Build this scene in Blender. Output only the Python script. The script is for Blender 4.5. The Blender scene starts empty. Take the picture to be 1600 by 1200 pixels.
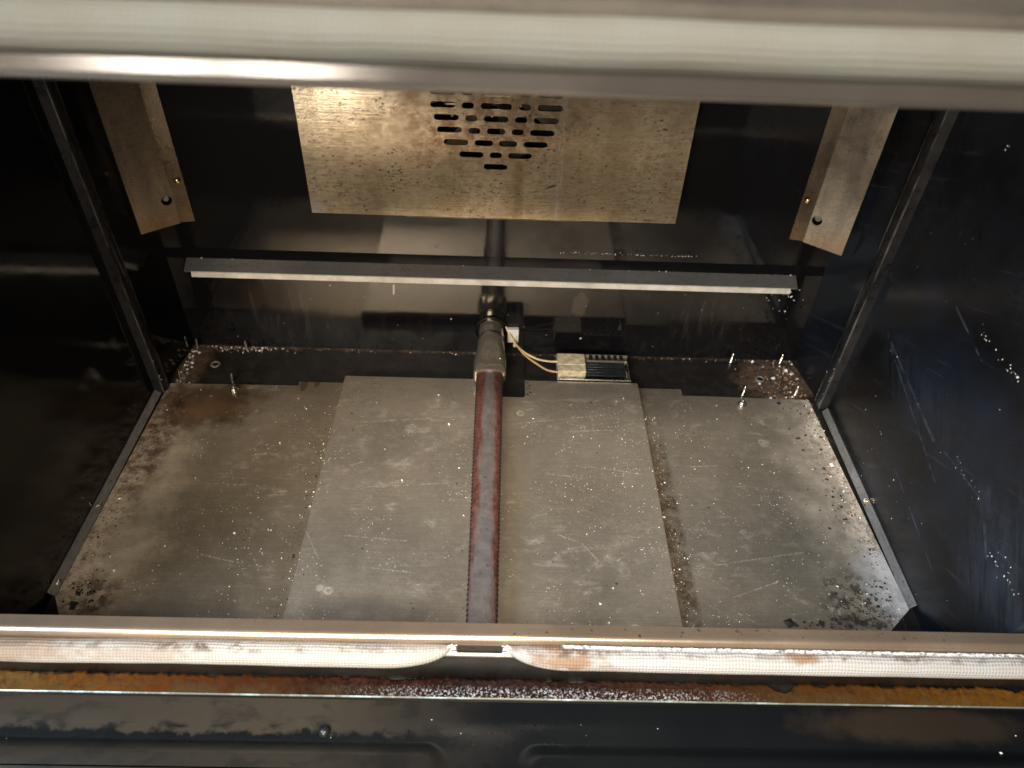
import bpy, bmesh, math, random
from mathutils import Vector, Matrix, noise as mnoise
R = math.radians
scene = bpy.context.scene
C = scene.collection

# ---------------------------------------------------------------- camera
cam_d = bpy.data.cameras.new('camera'); cam = bpy.data.objects.new('camera', cam_d); C.objects.link(cam)
cam_d.sensor_width = 36; cam_d.lens = 25.99; cam_d.clip_start = .01; cam_d.clip_end = 50
cam.matrix_world = Matrix.Translation((.00194, 0, .52836)) @ Matrix.Rotation(R(-1.6085), 4, 'Z') @ Matrix.Rotation(R(47.855), 4, 'X') @ Matrix.Rotation(R(2.569), 4, 'Z')
cam_d.dof.use_dof = True; cam_d.dof.focus_distance = .61; cam_d.dof.aperture_fstop = 7.6
scene.camera = cam

# ---------------------------------------------------------------- light
w = bpy.data.worlds.new('World'); scene.world = w; w.use_nodes = True
w.node_tree.nodes['Background'].inputs[0].default_value = (.9, .95, 1, 1)
w.node_tree.nodes['Background'].inputs[1].default_value = .03

def area(name, loc, target, sx, sy, power, col):
    l = bpy.data.lights.new(name, 'AREA'); l.shape = 'RECTANGLE'; l.size = sx; l.size_y = sy; l.energy = power; l.color = col
    o = bpy.data.objects.new(name, l); C.objects.link(o); o.location = loc
    o.rotation_euler = (Vector(target) - Vector(loc)).to_track_quat('-Z', 'Y').to_euler()
    return o
area('ceiling_lamp', (-.25, -.75, 1.55), (0, .45, .05), 1.1, .35, 21, (1, .88, .73))
sl_ = bpy.data.lights.new('floor_glow_spot', 'SPOT'); sl_.energy = 96; sl_.color = (1, .90, .76); sl_.spot_size = R(27); sl_.spot_blend = 1; sl_.shadow_soft_size = .05  # added spot, gives the floor its bright centre
so_ = bpy.data.objects.new('floor_glow_spot', sl_); C.objects.link(so_); so_.location = (.05, -.46, 1.40)
so_.rotation_euler = (Vector((.02, .42, 0)) - Vector(so_.location)).to_track_quat('-Z', 'Y').to_euler()
area('low_fill', (-.45, -1.35, .95), (0, .6, .15), .6, .3, 34, (1, .85, .67))  # added fill, brightens the fan cover from a low angle
area('window_light', (-1.15, -.35, 1.15), (.34, .38, .05), .7, .6, 30, (.56, .76, 1))
area('lip_glint_panel', (-.62, -1.65, -.22), (-.1, .24, .44), .15, .6, 3.4, (1, .94, .86))  # added low panel, puts a bright patch on the top lip
area('lip_glint_panel', (-.98, -1.6, -.22), (-.1, .24, .44), .17, .6, 3.4, (1, .94, .88))  # second added panel for the lip's other bright patch

vs = scene.view_settings
vs.view_transform = 'Standard'; vs.look = 'None'; vs.exposure = 0; vs.gamma = 1; vs.use_curve_mapping = False
scene.render.engine = 'CYCLES'
scene.cycles.max_bounces = 6; scene.cycles.glossy_bounces = 5; scene.cycles.diffuse_bounces = 3
scene.cycles.sample_clamp_indirect = 4
scene.cycles.caustics_reflective = True; scene.cycles.blur_glossy = .5

# ---------------------------------------------------------------- material helpers
class NT:
    def __init__(s, name):
        s.m = bpy.data.materials.new(name); s.m.use_nodes = True; s.t = s.m.node_tree
        s.b = s.t.nodes['Principled BSDF']
        s.tc = s.t.nodes.new('ShaderNodeTexCoord'); s.pos = s.tc.outputs['Object']
    def n(s, typ, ins, props=None, out=0):
        nd = s.t.nodes.new(typ)
        for k, v in (props or {}).items(): setattr(nd, k, v)
        for k, v in ins.items():
            if isinstance(v, bpy.types.NodeSocket): s.t.links.new(v, nd.inputs[k])
            else: nd.inputs[k].default_value = v
        return nd.outputs[out]
    def math(s, op, a, b=0., clamp=False): return s.n('ShaderNodeMath', {0: a, 1: b}, {'operation': op, 'use_clamp': clamp})
    def vec(s, op, a, b=(0, 0, 0), out=0): return s.n('ShaderNodeVectorMath', {0: a, 1: b}, {'operation': op}, out)
    def scale(s, v): return s.vec('MULTIPLY', s.pos, v)
    def noise(s, scale=10., detail=4., rough=.55, vec=None, dist=0.):
        return s.n('ShaderNodeTexNoise', {'Vector': vec or s.pos, 'Scale': scale, 'Detail': detail, 'Roughness': rough, 'Distortion': dist})
    def voro(s, scale, vec=None, rnd=1., feature='F1', out=0):
        return s.n('ShaderNodeTexVoronoi', {'Vector': vec or s.pos, 'Scale': scale, 'Randomness': rnd}, {'feature': feature}, out)
    def rng(s, v, a, b, c=0., d=1., smooth=False):
        return s.n('ShaderNodeMapRange', {0: v, 1: a, 2: b, 3: c, 4: d}, {'interpolation_type': 'SMOOTHSTEP' if smooth else 'LINEAR'})
    def mix(s, f, a, b):
        nd = s.t.nodes.new('ShaderNodeMix'); nd.data_type = 'RGBA'
        for i, v in ((0, f), (6, a), (7, b)):
            if isinstance(v, bpy.types.NodeSocket): s.t.links.new(v, nd.inputs[i])
            elif i == 0: nd.inputs[0].default_value = v
            else: nd.inputs[i].default_value = (*v, 1) if len(v) == 3 else v
        return nd.outputs[2]
    def mul(s, *a):
        r = a[0]
        for x in a[1:]: r = s.math('MULTIPLY', r, x)
        return r
    def mx(s, *a):
        r = a[0]
        for x in a[1:]: r = s.math('MAXIMUM', r, x)
        return r
    def add(s, a, b): return s.math('ADD', a, b)
    def spot(s, c, r, wob=.0, wscale=30., soft=.3):
        """1 inside an ellipsoid of radii r round c, ragged by noise"""
        d = s.vec('LENGTH', s.vec('DIVIDE', s.vec('SUBTRACT', s.pos, c), r), out=1)
        if wob: d = s.add(d, s.math('MULTIPLY', s.math('SUBTRACT', s.noise(wscale, 6, .65), .5), wob * 2))
        return s.rng(d, 1 + soft, 1 - soft, 0, 1, True)
    def seg(s, a, b, wd):
        a = Vector(a); b = Vector(b); ba = b - a
        pa = s.vec('SUBTRACT', s.pos, tuple(a))
        h = s.math('DIVIDE', s.vec('DOT_PRODUCT', pa, tuple(ba), 1), ba.dot(ba), True)
        sc = s.t.nodes.new('ShaderNodeVectorMath'); sc.operation = 'SCALE'; sc.inputs[0].default_value = tuple(ba)
        s.t.links.new(h, sc.inputs['Scale'])
        d = s.vec('LENGTH', s.vec('SUBTRACT', pa, sc.outputs[0]), out=1)
        return s.rng(d, wd, wd * .3)
    def xyz(s, i): return s.n('ShaderNodeSeparateXYZ', {0: s.pos}, out=i)
    def set(s, color=None, rough=None, metal=None, bump=None, bstr=.2, bdist=.001, spec=None, **kw):
        for k, v in (('Base Color', color), ('Roughness', rough), ('Metallic', metal), ('Specular IOR Level', spec)):
            if v is None: continue
            if isinstance(v, bpy.types.NodeSocket): s.t.links.new(v, s.b.inputs[k])
            else: s.b.inputs[k].default_value = (*v, 1) if k == 'Base Color' else v
        for k, v in kw.items(): s.b.inputs[k.replace('_', ' ')].default_value = v
        if bump is not None:
            s.t.links.new(s.n('ShaderNodeBump', {'Height': bump, 'Strength': bstr, 'Distance': bdist}), s.b.inputs['Normal'])
        return s.m

def floor_metal(name, tone, side):
    """worn stainless sheet with baked stains. side -1 left, 0 centre, 1 right"""
    t = NT(name)
    big = t.noise(9, 5, .6); mid = t.noise(70, 6, .7); fine = t.noise(520, 4, .7)
    brush = t.noise(1, 4, .7, t.scale((28, 700, 200)))
    col = t.mix(t.rng(big, .35, .68), [c * .8 for c in tone], [c * 1.06 for c in tone])
    col = t.mix(t.rng(mid, .5, .78, 0, .28), col, [tone[0] * 1.35, tone[1] * 1.34, tone[2] * 1.3])
    col = t.mix(t.rng(brush, .38, .7, 0, .42), col, [c * .55 for c in tone])
    col = t.mix(t.rng(t.noise(16, 4, .6, t.vec('ADD', t.pos, (3, 1, 0))), .52, .75, 0, .3), col, (.26, .21, .135))   # oily brown film
    col = t.mix(t.rng(fine, .5, .72, 0, .35), col, [tone[0] * 1.55, tone[1] * 1.53, tone[2] * 1.45])
    col = t.mix(t.rng(t.noise(260, 5, .75), .58, .74, 0, .35), col, [c * .5 for c in tone])
    # pale splash marks and rings
    v = t.voro(34); ring = t.mul(t.rng(t.math('ABSOLUTE', t.math('SUBTRACT', v, .13)), .05, 0), t.rng(t.noise(12, 2), .56, .62))
    blot = t.mul(t.rng(t.voro(26, t.vec('ADD', t.pos, (.37, .2, 0))), .2, .05), t.rng(mid, .48, .6), t.rng(t.noise(15, 2, .5, t.vec('ADD', t.pos, (1, 5, 0))), .5, .6))
    col = t.mix(t.math('MULTIPLY', ring, .5), col, (.62, .59, .52))
    col = t.mix(t.math('MULTIPLY', blot, .65), col, (.62, .58, .49))
    res = t.mx(t.math('MULTIPLY', ring, .45), t.math('MULTIPLY', blot, .45))
    scuff = t.mul(t.rng(t.noise(1, 7, .72, t.scale((42, 75, 1)), .3), .53, .72), t.rng(t.noise(11, 3, .5, t.vec('ADD', t.pos, (.3, .6, 0))), .42, .62))
    col = t.mix(t.math('MULTIPLY', scuff, .5), col, (.60, .56, .48)); res = t.mx(res, t.math('MULTIPLY', scuff, .4))
    swirl = t.rng(t.noise(1, 3, .6, t.vec('MULTIPLY', t.n('ShaderNodeVectorRotate', {'Vector': t.pos, 'Angle': R(38)}, {'rotation_type': 'Z_AXIS'}), (9, 520, 1)), .6), .64, .72)
    swirl = t.mul(swirl, t.rng(t.noise(14, 2), .46, .6)); col = t.mix(t.math('MULTIPLY', swirl, .2), col, (.66, .63, .56)); res = t.mx(res, t.math('MULTIPLY', swirl, .18))
    # pepper of burnt specks
    sp = t.mul(t.rng(t.voro(260), .2, .1), t.rng(t.noise(40, 3), .5, .62))
    wsp = t.mul(t.rng(t.voro(300, t.vec('ADD', t.pos, (.5, .1, 0))), .17, .08), t.rng(t.noise(33, 3, .5, t.vec('ADD', t.pos, (.9, .1, 0))), .5, .62))
    col = t.mix(wsp, col, (.72, .70, .64)); res = t.mx(res, wsp, sp)
    col = t.mix(sp, col, (.025, .018, .012))
    rough = t.rng(t.add(t.math('MULTIPLY', big, .6), t.math('MULTIPLY', mid, .4)), .3, .7, .27, .46)
    metal = .74
    if side:
        s = side
        ed = t.math('ABSOLUTE', t.xyz(0))
        edge = t.rng(t.add(ed, t.math('MULTIPLY', t.math('SUBTRACT', t.noise(32, 7, .7), .5), .09)), .295, .338, 0, 1, True)
        pale = t.rng(t.add(ed, t.math('MULTIPLY', t.math('SUBTRACT', t.noise(18, 5, .7, t.vec('ADD', t.pos, (0, 7, 0))), .5), .11)), .262, .325, 0, 1, True)
        col = t.mix(t.mul(pale, t.rng(t.noise(110, 6, .75), .38, .62), .62), col, (.47, .40, .30) if s < 0 else (.52, .47, .40))
        brown = t.mul(edge, t.rng(t.noise(75, 6, .72), .47, .6), .75)
        col = t.mix(brown, col, (.075, .042, .024) if s < 0 else (.10, .065, .04))
        rough = t.mx(rough, t.math('MULTIPLY', edge, .75))
        crm = t.mul(t.rng(t.add(ed, t.math('MULTIPLY', t.math('SUBTRACT', t.noise(24, 6, .72, t.vec('ADD', t.pos, (5, 0, 0))), .5), .075)), .302, .334, 0, 1, True), .85)
        gn = t.noise(230, 6, .8)
        res = t.mx(res, crm, t.math('MULTIPLY', pale, .5), t.math('MULTIPLY', edge, .8))
        col = t.mix(t.mul(crm, t.rng(gn, .42, .56)), col, (.60, .54, .46) if s > 0 else (.44, .36, .27))
        col = t.mix(t.mul(crm, t.rng(gn, .47, .36)), col, (.09, .052, .032))
        seam = t.rng(t.math('ABSOLUTE', t.math('SUBTRACT', t.xyz(0), .160 if s > 0 else -.166)), .011, .007)
        col = t.mix(t.mul(seam, t.rng(t.noise(60, 6, .7), .33, .55), t.rng(t.xyz(1), .54, .44, .15, 1), .85 if s > 0 else .1), col, t.mix(t.rng(t.noise(300, 5, .75), .4, .65), (.10, .062, .03), (.30, .23, .15)))
        if s < 0:
            st = t.spot((-.295, .538, 0), (.05, .034, 9), 1.2, 55, .45)
            col = t.mix(t.math('MULTIPLY', st, .8), col, (.10, .055, .026))
            st2 = t.spot((-.283, .532, 0), (.03, .012, 9), 1.3, 90, .6)
            col = t.mix(t.math('MULTIPLY', st2, .55), col, (.30, .16, .075))
            st3 = t.spot((-.325, .49, 0), (.018, .075, 9), .6, 28, .4)
            col = t.mix(t.mul(st3, t.rng(t.noise(90, 6, .7), .4, .58), .85), col, (.065, .035, .022))
            dk = t.spot((-.235, .40, 0), (.05, .075, 9), .4, 14, .6)
            col = t.mix(t.math('MULTIPLY', dk, .3), col, (.2, .165, .11))
            drip = t.mx(t.spot((-.199, .572, 0), (.004, .009, 9), .5, 90), t.spot((-.186, .574, 0), (.003, .006, 9), .5, 90))
            col = t.mix(t.math('MULTIPLY', drip, .7), col, (.16, .085, .04))
            fc = t.spot((-.315, .318, 0), (.022, .02, 9), .6, 50, .4)
            col = t.mix(t.mul(fc, t.rng(t.noise(120, 6, .7), .42, .58), .8), col, (.06, .036, .026))
        else:
            ci = t.spot((.245, .40, 0), (.075, .07, 9), .15, 10, .5)
            arcs = t.rng(t.n('ShaderNodeTexWave', {'Vector': t.vec('SUBTRACT', t.pos, (.23, .43, 0)), 'Scale': 22., 'Distortion': 3., 'Detail': 3., 'Detail Scale': 4.}, {'wave_type': 'RINGS', 'rings_direction': 'Z'}), .55, .95)
            col = t.mix(t.mul(ci, arcs, .28), col, (.42, .40, .36))
            fc = t.spot((.31, .325, 0), (.035, .03, 9), .8, 60, .3)
            col = t.mix(t.mul(fc, t.rng(t.noise(140, 5, .7), .45, .55), .8), col, (.035, .024, .02))
            col = t.mix(t.math('MULTIPLY', t.spot((.33, .345, 0), (.02, .035, 9), .6, 40, .4), .6), col, (.52, .54, .58))  # blue-white window light put into the front corner's colour
        scr = [((-.24, .36), (-.205, .352)), ((-.30, .44), (-.28, .425))] if s < 0 else [((.19, .36), (.27, .375)), ((.2, .33), (.24, .345)), ((.185, .47), (.215, .472)), ((.2, .315), (.215, .305))]
    else:
        scr = [((-.136, .51), (-.066, .518)), ((-.155, .378), (-.14, .352)), ((.018, .513), (.109, .529)), ((.057, .382), (.078, .373)), ((.078, .373), (.093, .352)), ((-.097, .345), (-.06, .341)),
               ((.03, .545), (.1, .553)), ((-.11, .43), (-.04, .436)), ((-.12, .376), (-.07, .372)), ((.05, .45), (.075, .447)), ((-.13, .455), (-.118, .46)), ((.07, .505), (.115, .508)), ((-.05, .52), (-.02, .523)), ((.09, .46), (.14, .452))]
        tag_ = t.spot((-.079, .318, 0), (.004, .0075, 9), .25, 120, .25)
        col = t.mix(t.math('MULTIPLY', tag_, .6), col, (.55, .50, .38))
        col = t.mix(t.math('MULTIPLY', t.spot((-.09, .30, 0), (.05, .018, 9), .3, 30, .5), .45), col, (.12, .11, .10))
        yl = t.rng(t.math('ABSOLUTE', t.math('SUBTRACT', t.xyz(0), .022)), .016, .011)
        col = t.mix(t.mul(yl, .3), col, (.42, .36, .24))
    sm = None
    for a, b in scr:
        m = t.seg((*a, .0105 if not side else .0022), (*b, .0105 if not side else .0022), .0009)
        sm = m if sm is None else t.mx(sm, m)
    hair = t.mul(t.rng(t.noise(1, 2, .5, t.vec('MULTIPLY', t.vec('ADD', t.pos, (.1, t_off(side), 0)), (14, 1100, 1))), .72, .78), t.rng(t.noise(20, 2), .5, .65))
    hb = t.add(t.math('MULTIPLY', brush, .8), t.math('MULTIPLY', fine, .25))
    col = t.mix(t.mul(sm, t.rng(fine, .42, .58), t.rng(mid, .4, .6), .42), col, (.72, .69, .62))
    col = t.mix(t.math('MULTIPLY', hair, .15), col, (.6, .58, .52))
    metal = t.math('MULTIPLY', t.math('SUBTRACT', 1., t.mx(res, t.mul(sm, t.rng(fine, .42, .58), .3))), .76)
    return t.set(col, rough, metal, bump=t.add(hb, t.math('MULTIPLY', t.noise(5, 2), 9.)), bstr=.1, bdist=.0005)
def t_off(s): return .2 + s * .13

M = {}
M['plate_left'] = floor_metal('worn_steel_left', (.42, .35, .26), -1)
M['plate_mid'] = floor_metal('worn_steel_middle', (.56, .49, .395), 0)
M['plate_right'] = floor_metal('worn_steel_right', (.47, .415, .335), 1)

def enamel(name, base=(.006, .006, .007), r0=.06, r1=.2, kind=None):
    t = NT(name)
    wob = t.noise(14, 3, .5); dust = t.noise(90, 6, .7)
    col = t.mix(t.rng(dust, .64, .9, 0, .2), base, (.05, .045, .04))
    rough = t.rng(t.noise(11, 5, .65), .35, .7, r0, r1)
    if kind == 'back':
        rough = t.rng(t.noise(25, 5, .65), .35, .7, .025, .09)
        drips = t.noise(1, 5, .65, t.scale((150, 1, 16)))
        reg = t.mx(t.spot((-.20, .635, .055), (.075, 9, .04), .35, 20, .4), t.spot((.215, .635, .06), (.05, 9, .035), .35, 20, .4), t.math('MULTIPLY', t.spot((.01, .635, .06), (.3, 9, .06), .2, 20, .4), .25))
        f = t.mul(t.rng(drips, .52, .72), reg)
        col = t.mix(t.math('MULTIPLY', f, .09), col, (.26, .23, .19))
        rough = t.add(rough, t.math('MULTIPLY', reg, .12))
        sc = t.seg((-.108, .635, .076), (-.107, .635, .087), .0012)
        smear = t.spot((.088, .635, .068), (.008, 9, .014), .9, 60, .3)
        col = t.mix(t.math('MULTIPLY', smear, .25), col, (.16, .13, .1)); col = t.mix(sc, col, (.5, .48, .44))
        low = t.rng(t.xyz(2), .045, 0, 0, .3)
        col = t.mix(t.mul(low, t.rng(dust, .5, .75)), col, (.06, .05, .042))
    if kind == 'right':
        col = t.mix(t.mul(t.rng(t.noise(13, 5, .6), .38, .75), .75), col, (.015, .023, .040))  # blue of the window light put into the enamel colour
        rough = t.add(rough, .12)
        st = None
        for a, b, wd in [((.345, .515, .135), (.345, .40, .118), .0022), ((.345, .30, .125), (.345, .26, .16), .0016), ((.345, .335, .135), (.345, .30, .105), .0020), ((.345, .50, .13), (.345, .37, .095), .0016), ((.345, .40, .12), (.345, .33, .13), .0013), ((.345, .42, .06), (.345, .33, .045), .0012), ((.345, .45, .21), (.345, .40, .20), .0012)]:
            m = t.mul(t.seg(a, b, wd), t.rng(t.noise(70, 5, .65), .42, .66))
            st = m if st is None else t.mx(st, m)
        fib = t.noise(1, 5, .7, t.vec('MULTIPLY', t.n('ShaderNodeVectorRotate', {'Vector': t.pos, 'Angle': R(-48)}, {'rotation_type': 'X_AXIS'}), (1, 30, 210)))
        haze_ = t.mx(t.spot((.345, .285, .115), (9, .04, .05), .5, 24, .7), t.math('MULTIPLY', t.spot((.345, .325, .133), (9, .014, .012), .6, 60, .6), 1.), t.math('MULTIPLY', t.spot((.345, .45, .13), (9, .07, .03), .5, 24, .8), .45))
        st = t.mx(st, t.mul(haze_, t.rng(fib, .36, .8), .6))
        col = t.mix(t.math('MULTIPLY', st, .42), col, (.12, .155, .20))  # wiped smears, with the window's blue in their colour
        sl = t.noise(1, 3, .6, t.vec('MULTIPLY', t.n('ShaderNodeVectorRotate', {'Vector': t.pos, 'Angle': R(24)}, {'rotation_type': 'X_AXIS'}), (1, 14, 260)))
        col = t.mix(t.rng(sl, .62, .8, 0, .35), col, (.07, .08, .10))
        rough = t.add(rough, t.math('MULTIPLY', st, .25))
    if kind == 'left':
        sl = t.noise(1, 3, .6, t.vec('MULTIPLY', t.n('ShaderNodeVectorRotate', {'Vector': t.pos, 'Angle': R(-40)}, {'rotation_type': 'X_AXIS'}), (1, 10, 240)))
        col = t.mix(t.rng(sl, .66, .85, 0, .3), col, (.06, .055, .05))
    if kind == 'pan':
        rough = t.rng(t.noise(30, 6, .7), .35, .65, .25, .6)
        col = t.mix(t.rng(t.noise(75, 7, .7), .5, .78, 0, .5), (.014, .012, .011), (.075, .055, .044))
        back = t.rng(t.add(t.xyz(1), t.math('MULTIPLY', t.noise(70, 5, .7), .02)),     .640, .648)
        col = t.mix(t.mul(back, t.rng(t.noise(160, 6, .7), .4, .6)), col, (.22, .14, .09))
        rc = t.mx(t.spot((.305, .60, 0), (.042, .036, 9), .7, 40, .3), t.math('MULTIPLY', t.spot((-.325, .60, 0), (.016, .05, 9), .6, 40, .4), .9))
        col = t.mix(t.mul(rc, t.rng(t.noise(130, 7, .75), .36, .6)), col, (.13, .082, .052))
        rough = t.mx(rough, t.math('MULTIPLY', rc, .85))
        wob = t.add(wob, t.mul(rc, t.noise(150, 6, .7), 3.))
    if kind == 'door':
        rough = t.rng(t.noise(16, 5, .65), .35, .7, .2, .38)
        film = t.mul(t.rng(t.add(t.xyz(0), t.math('MULTIPLY', t.noise(14, 4, .6), .10)), .06, -.06), t.mx(t.rng(t.add(t.xyz(1), t.math('MULTIPLY', t.math('SUBTRACT', t.noise(70, 6, .65), .5), .022)), .2085, .2115), t.rng(t.xyz(1), .203, .198, 0, .6)))
        blobs = t.rng(t.noise(1, 6, .62, t.vec('MULTIPLY', t.pos, (42, 75, 42)), .3), .50, .62)
        yb = t.rng(t.math('ABSOLUTE', t.math('SUBTRACT', t.xyz(1), .2085)), .012, .004)
        col = t.mix(t.mul(film, t.math('SUBTRACT', 1., t.mul(blobs, t.mx(yb, .35)))), (.006, .007, .008), (.048, .040, .030))
        rb = t.spot((.30, .222, .02), (.07, .012, 9), .8, 35, .4)
        col = t.mix(t.math('MULTIPLY', rb, .5), col, (.05, .035, .022))
    return t.set(col, rough, 0., bump=t.add(wob, t.math('MULTIPLY', t.noise(220, 3), .12)), bstr=.08, bdist=.002, spec=.28 if kind == 'door' else .5, IOR={'door': 1.5, 'left': 1.45, 'right': 1.5}.get(kind, 1.5))
M['enamel_back'] = enamel('black_enamel_back', kind='back')
M['enamel_left'] = enamel('black_enamel_left', kind='left')
M['enamel_right'] = enamel('black_enamel_right', kind='right')
M['enamel'] = enamel('black_enamel')
M['pan'] = enamel('scorched_pan', kind='pan')
M['door'] = enamel('door_enamel', kind='door')

def steel(name, tone, r0, r1, axis=(30, 30, 700), specks=0., stain=None, metal=1.):
    t = NT(name)
    grain = t.noise(1, 4, .65, t.scale(axis)); big = t.noise(12, 4, .6); mid = t.noise(60, 6, .7)
    col = t.mix(t.rng(big, .3, .7), [c * .72 for c in tone], [c * 1.1 for c in tone])
    col = t.mix(t.rng(grain, .4, .75, 0, .35), col, [c * .6 for c in tone])
    if specks:
        sp = t.mx(t.mul(t.rng(t.noise(1, 4, .75, t.scale((300, 300, 480))), .575, .64), t.rng(t.noise(26, 5, .65), .38, .56)), t.mul(t.rng(t.voro(1, t.scale((170, 170, 230))), .24, .12), t.rng(t.noise(50, 3), .46, .56)))
        col = t.mix(t.rng(t.noise(1, 5, .75, t.scale((130, 130, 420))), .46, .70, 0, .8 * specks), col, [c * .42 for c in tone])
        sp2 = t.mul(t.rng(mid, .56, .70), t.rng(t.noise(18, 3, .5, t.vec('ADD', t.pos, (2, 0, 1))), .48, .6))
        col = t.mix(t.math('MULTIPLY', sp, specks), col, (.07, .035, .018))
        col = t.mix(t.math('MULTIPLY', sp2, specks * .5), col, (.16, .10, .05))
    if stain == 'cover':
        vst = t.noise(1, 4, .6, t.scale((34, 1, 3)))
        col = t.mix(t.rng(vst, .42, .66, 0, .45), col, (.46, .34, .20))
        col = t.mix(t.rng(t.noise(48, 6, .7), .50, .68, 0, .6), col, (.36, .26, .16))
        rs = t.mul(t.spot((-.02, .605, .275), (.075, 9, .035), .7, 40, .5), t.rng(t.noise(110, 6, .7), .40, .58))
        col = t.mix(t.math('MULTIPLY', rs, .75), col, (.20, .095, .05))
        drip = t.mul(t.seg((.052, .605, .30), (.053, .605, .185), .0032), t.rng(t.noise(1, 4, .7, t.scale((300, 1, 40))), .42, .6))
        col = t.mix(t.math('MULTIPLY', drip, .65), col, (.75, .72, .66))
        br = t.seg((.017, .605, .237), (.017, .605, .19), .006)
        col = t.mix(t.mul(br, .4), col, (.22, .12, .06))
        lt = t.spot((-.166, .605, .19), (.010, 9, .007), .5, 90, .2)
        col = t.mix(t.math('MULTIPLY', lt, .7), col, (.7, .68, .64))
        arc = t.seg((.02, .605, .208), (.05, .605, .22), .0016)
        col = t.mix(t.mul(arc, t.rng(mid, .45, .55), .8), col, (.05, .022, .010))
    if stain == 'bracket':
        col = t.mix(t.rng(t.noise(1, 5, .65, t.scale((55, 55, 12))), .44, .66, 0, .7), col, (.10, .085, .07))
        col = t.mix(t.mul(t.rng(t.add(t.xyz(2), t.math('MULTIPLY', t.noise(60, 5, .7), .03)), .195, .165), .55), col, (.22, .125, .06))
    rough = t.rng(t.add(t.math('MULTIPLY', big, .6), t.math('MULTIPLY', mid, .4)), .3, .7, r0, r1)
    return t.set(col, rough, metal, bump=grain, bstr=.06, bdist=.0005)
M['cover'] = steel('heat_tinted_steel', (.84, .70, .49), .09, .21, (22, 22, 700), 1., 'cover', metal=.8)
M['bracket'] = steel('bracket_steel', (.31, .245, .175), .2, .4, (90, 90, 5), .5, 'bracket', metal=.95)
M['toplip'] = steel('top_lip_steel', (.58, .53, .48), .14, .24, (4, 300, 300), .0, metal=.8)
M['panel'] = steel('panel_steel', (.40, .36, .31), .14, .26, (6, 200, 200), .2, metal=.85)
M['lip'] = steel('frame_steel', (.52, .40, .29), .2, .3, (4, 300, 300), .12, metal=.72)
M['face'] = steel('dark_face_steel', (.20, .19, .17), .3, .45, (6, 200, 200), .5)
M['bright'] = steel('bright_steel', (.75, .74, .72), .2, .35)
M['screw'] = steel('screw_steel', (.72, .68, .6), .2, .35)
M['brass'] = steel('screw_bronze', (.75, .52, .30), .15, .3)
M['flange'] = steel('flange_steel', (.30, .29, .275), .35, .55, (300, 20, 300), .8, metal=.4)
M['rail'] = steel('rail_dark', (.17, .17, .17), .3, .45, (8, 200, 200), .5, metal=.2)

def simple(name, col, rough, metal=0., var=.35, sc=60., spec=.5, bump=.3):
    t = NT(name); n = t.noise(sc, 6, .65)
    return t.set(t.mix(t.rng(n, .35, .68), [c * (1 - var) for c in col], [min(1, c * (1 + var * .5)) for c in col]), t.rng(n, .3, .7, rough * .8, min(1, rough * 1.2)), metal, bump=n, bstr=bump, bdist=.0006, spec=spec)
M['post'] = simple('post_enamel', (.016, .016, .018), .3, 0, .5, 90)
t = NT('worn_glint_edge'); M['worn_glint_edge'] = t.set(t.mix(t.rng(t.noise(1, 5, .7, t.scale((60, 60, 22))), .42, .68), (.03, .03, .032), (.30, .29, .27)), .35, .5)  # pale wear that also stands in for the edges' highlight
M['raillip'] = simple('bare_rail_edge', (.74, .72, .66), .4, 0, .25, 60)
M['ceramic'] = simple('cream_ceramic', (.74, .63, .42), .6, 0, .4, 160)
M['wire1'] = simple('cream_wire', (.80, .66, .38), .5, 0, .15, 200)
M['wire2'] = simple('tan_wire', (.62, .40, .18), .5, 0, .2, 200)
M['white'] = simple('white_ceramic', (.82, .80, .76), .5, 0, .12, 200)
M['element'] = simple('silicon_carbide', (.03, .032, .036), .22, .3, .3, 200)
M['dark'] = simple('matte_black', (.006, .005, .005), .7, 0, .3)
M['black_ring'] = simple('blackened_steel', (.03, .028, .026), .3, .7, .3)
M['venturi'] = steel('venturi_steel', (.78, .69, .55), .15, .3, (150, 40, 150), .35, metal=.82)
M['fan'] = steel('fan_steel', (.42, .40, .34), .3, .5)
M['salt'] = simple('pale_crumb', (.85, .82, .76), .35, 0, .15, 500)
M['tan'] = simple('tan_crumb', (.32, .20, .12), .6, 0, .5, 400)
M['burnt'] = simple('burnt_crumb', (.022, .015, .011), .7, 0, .4, 400)

t = NT('residue'); M['residue'] = t.set(t.mix(t.rng(t.noise(420, 5, .75), .5, .6), (.80, .80, .80), (.12, .11, .12)), .7, bump=t.noise(500, 4), bstr=.6)
def rust_mat():
    t = NT('rusted_burner_iron')
    ax = t.math('ABSOLUTE', t.math('ADD', t.xyz(0), .005))
    n = t.noise(1, 6, .65, t.scale((160, 26, 160)))
    front = t.rng(t.xyz(1), .57, .275)
    f = t.rng(t.math('SUBTRACT', t.add(ax, t.math('MULTIPLY', t.math('SUBTRACT', n, .5), .014)), t.math('MULTIPLY', front, .0040)), .0012, .0062)
    red = t.mix(t.rng(t.noise(160, 6, .7), .38, .62), (.055, .019, .014), (.135, .046, .034))
    grey = t.mix(t.rng(t.noise(120, 6, .7), .35, .65), (.17, .15, .14), (.25, .23, .215))
    col = t.mix(f, grey, red)
    col = t.mix(t.mul(t.rng(t.noise(130, 6, .7, t.vec('ADD', t.pos, (4, 0, 0))), .56, .68), .5), col, (.05, .022, .017))
    return t.set(col, t.math('SUBTRACT', .55, t.math('MULTIPLY', t.math('SUBTRACT', 1., f), .13)), t.math('MULTIPLY', t.math('SUBTRACT', 1., f), .5), bump=t.noise(260, 6, .75), bstr=.45, bdist=.0012)
M['rust'] = rust_mat()

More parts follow.
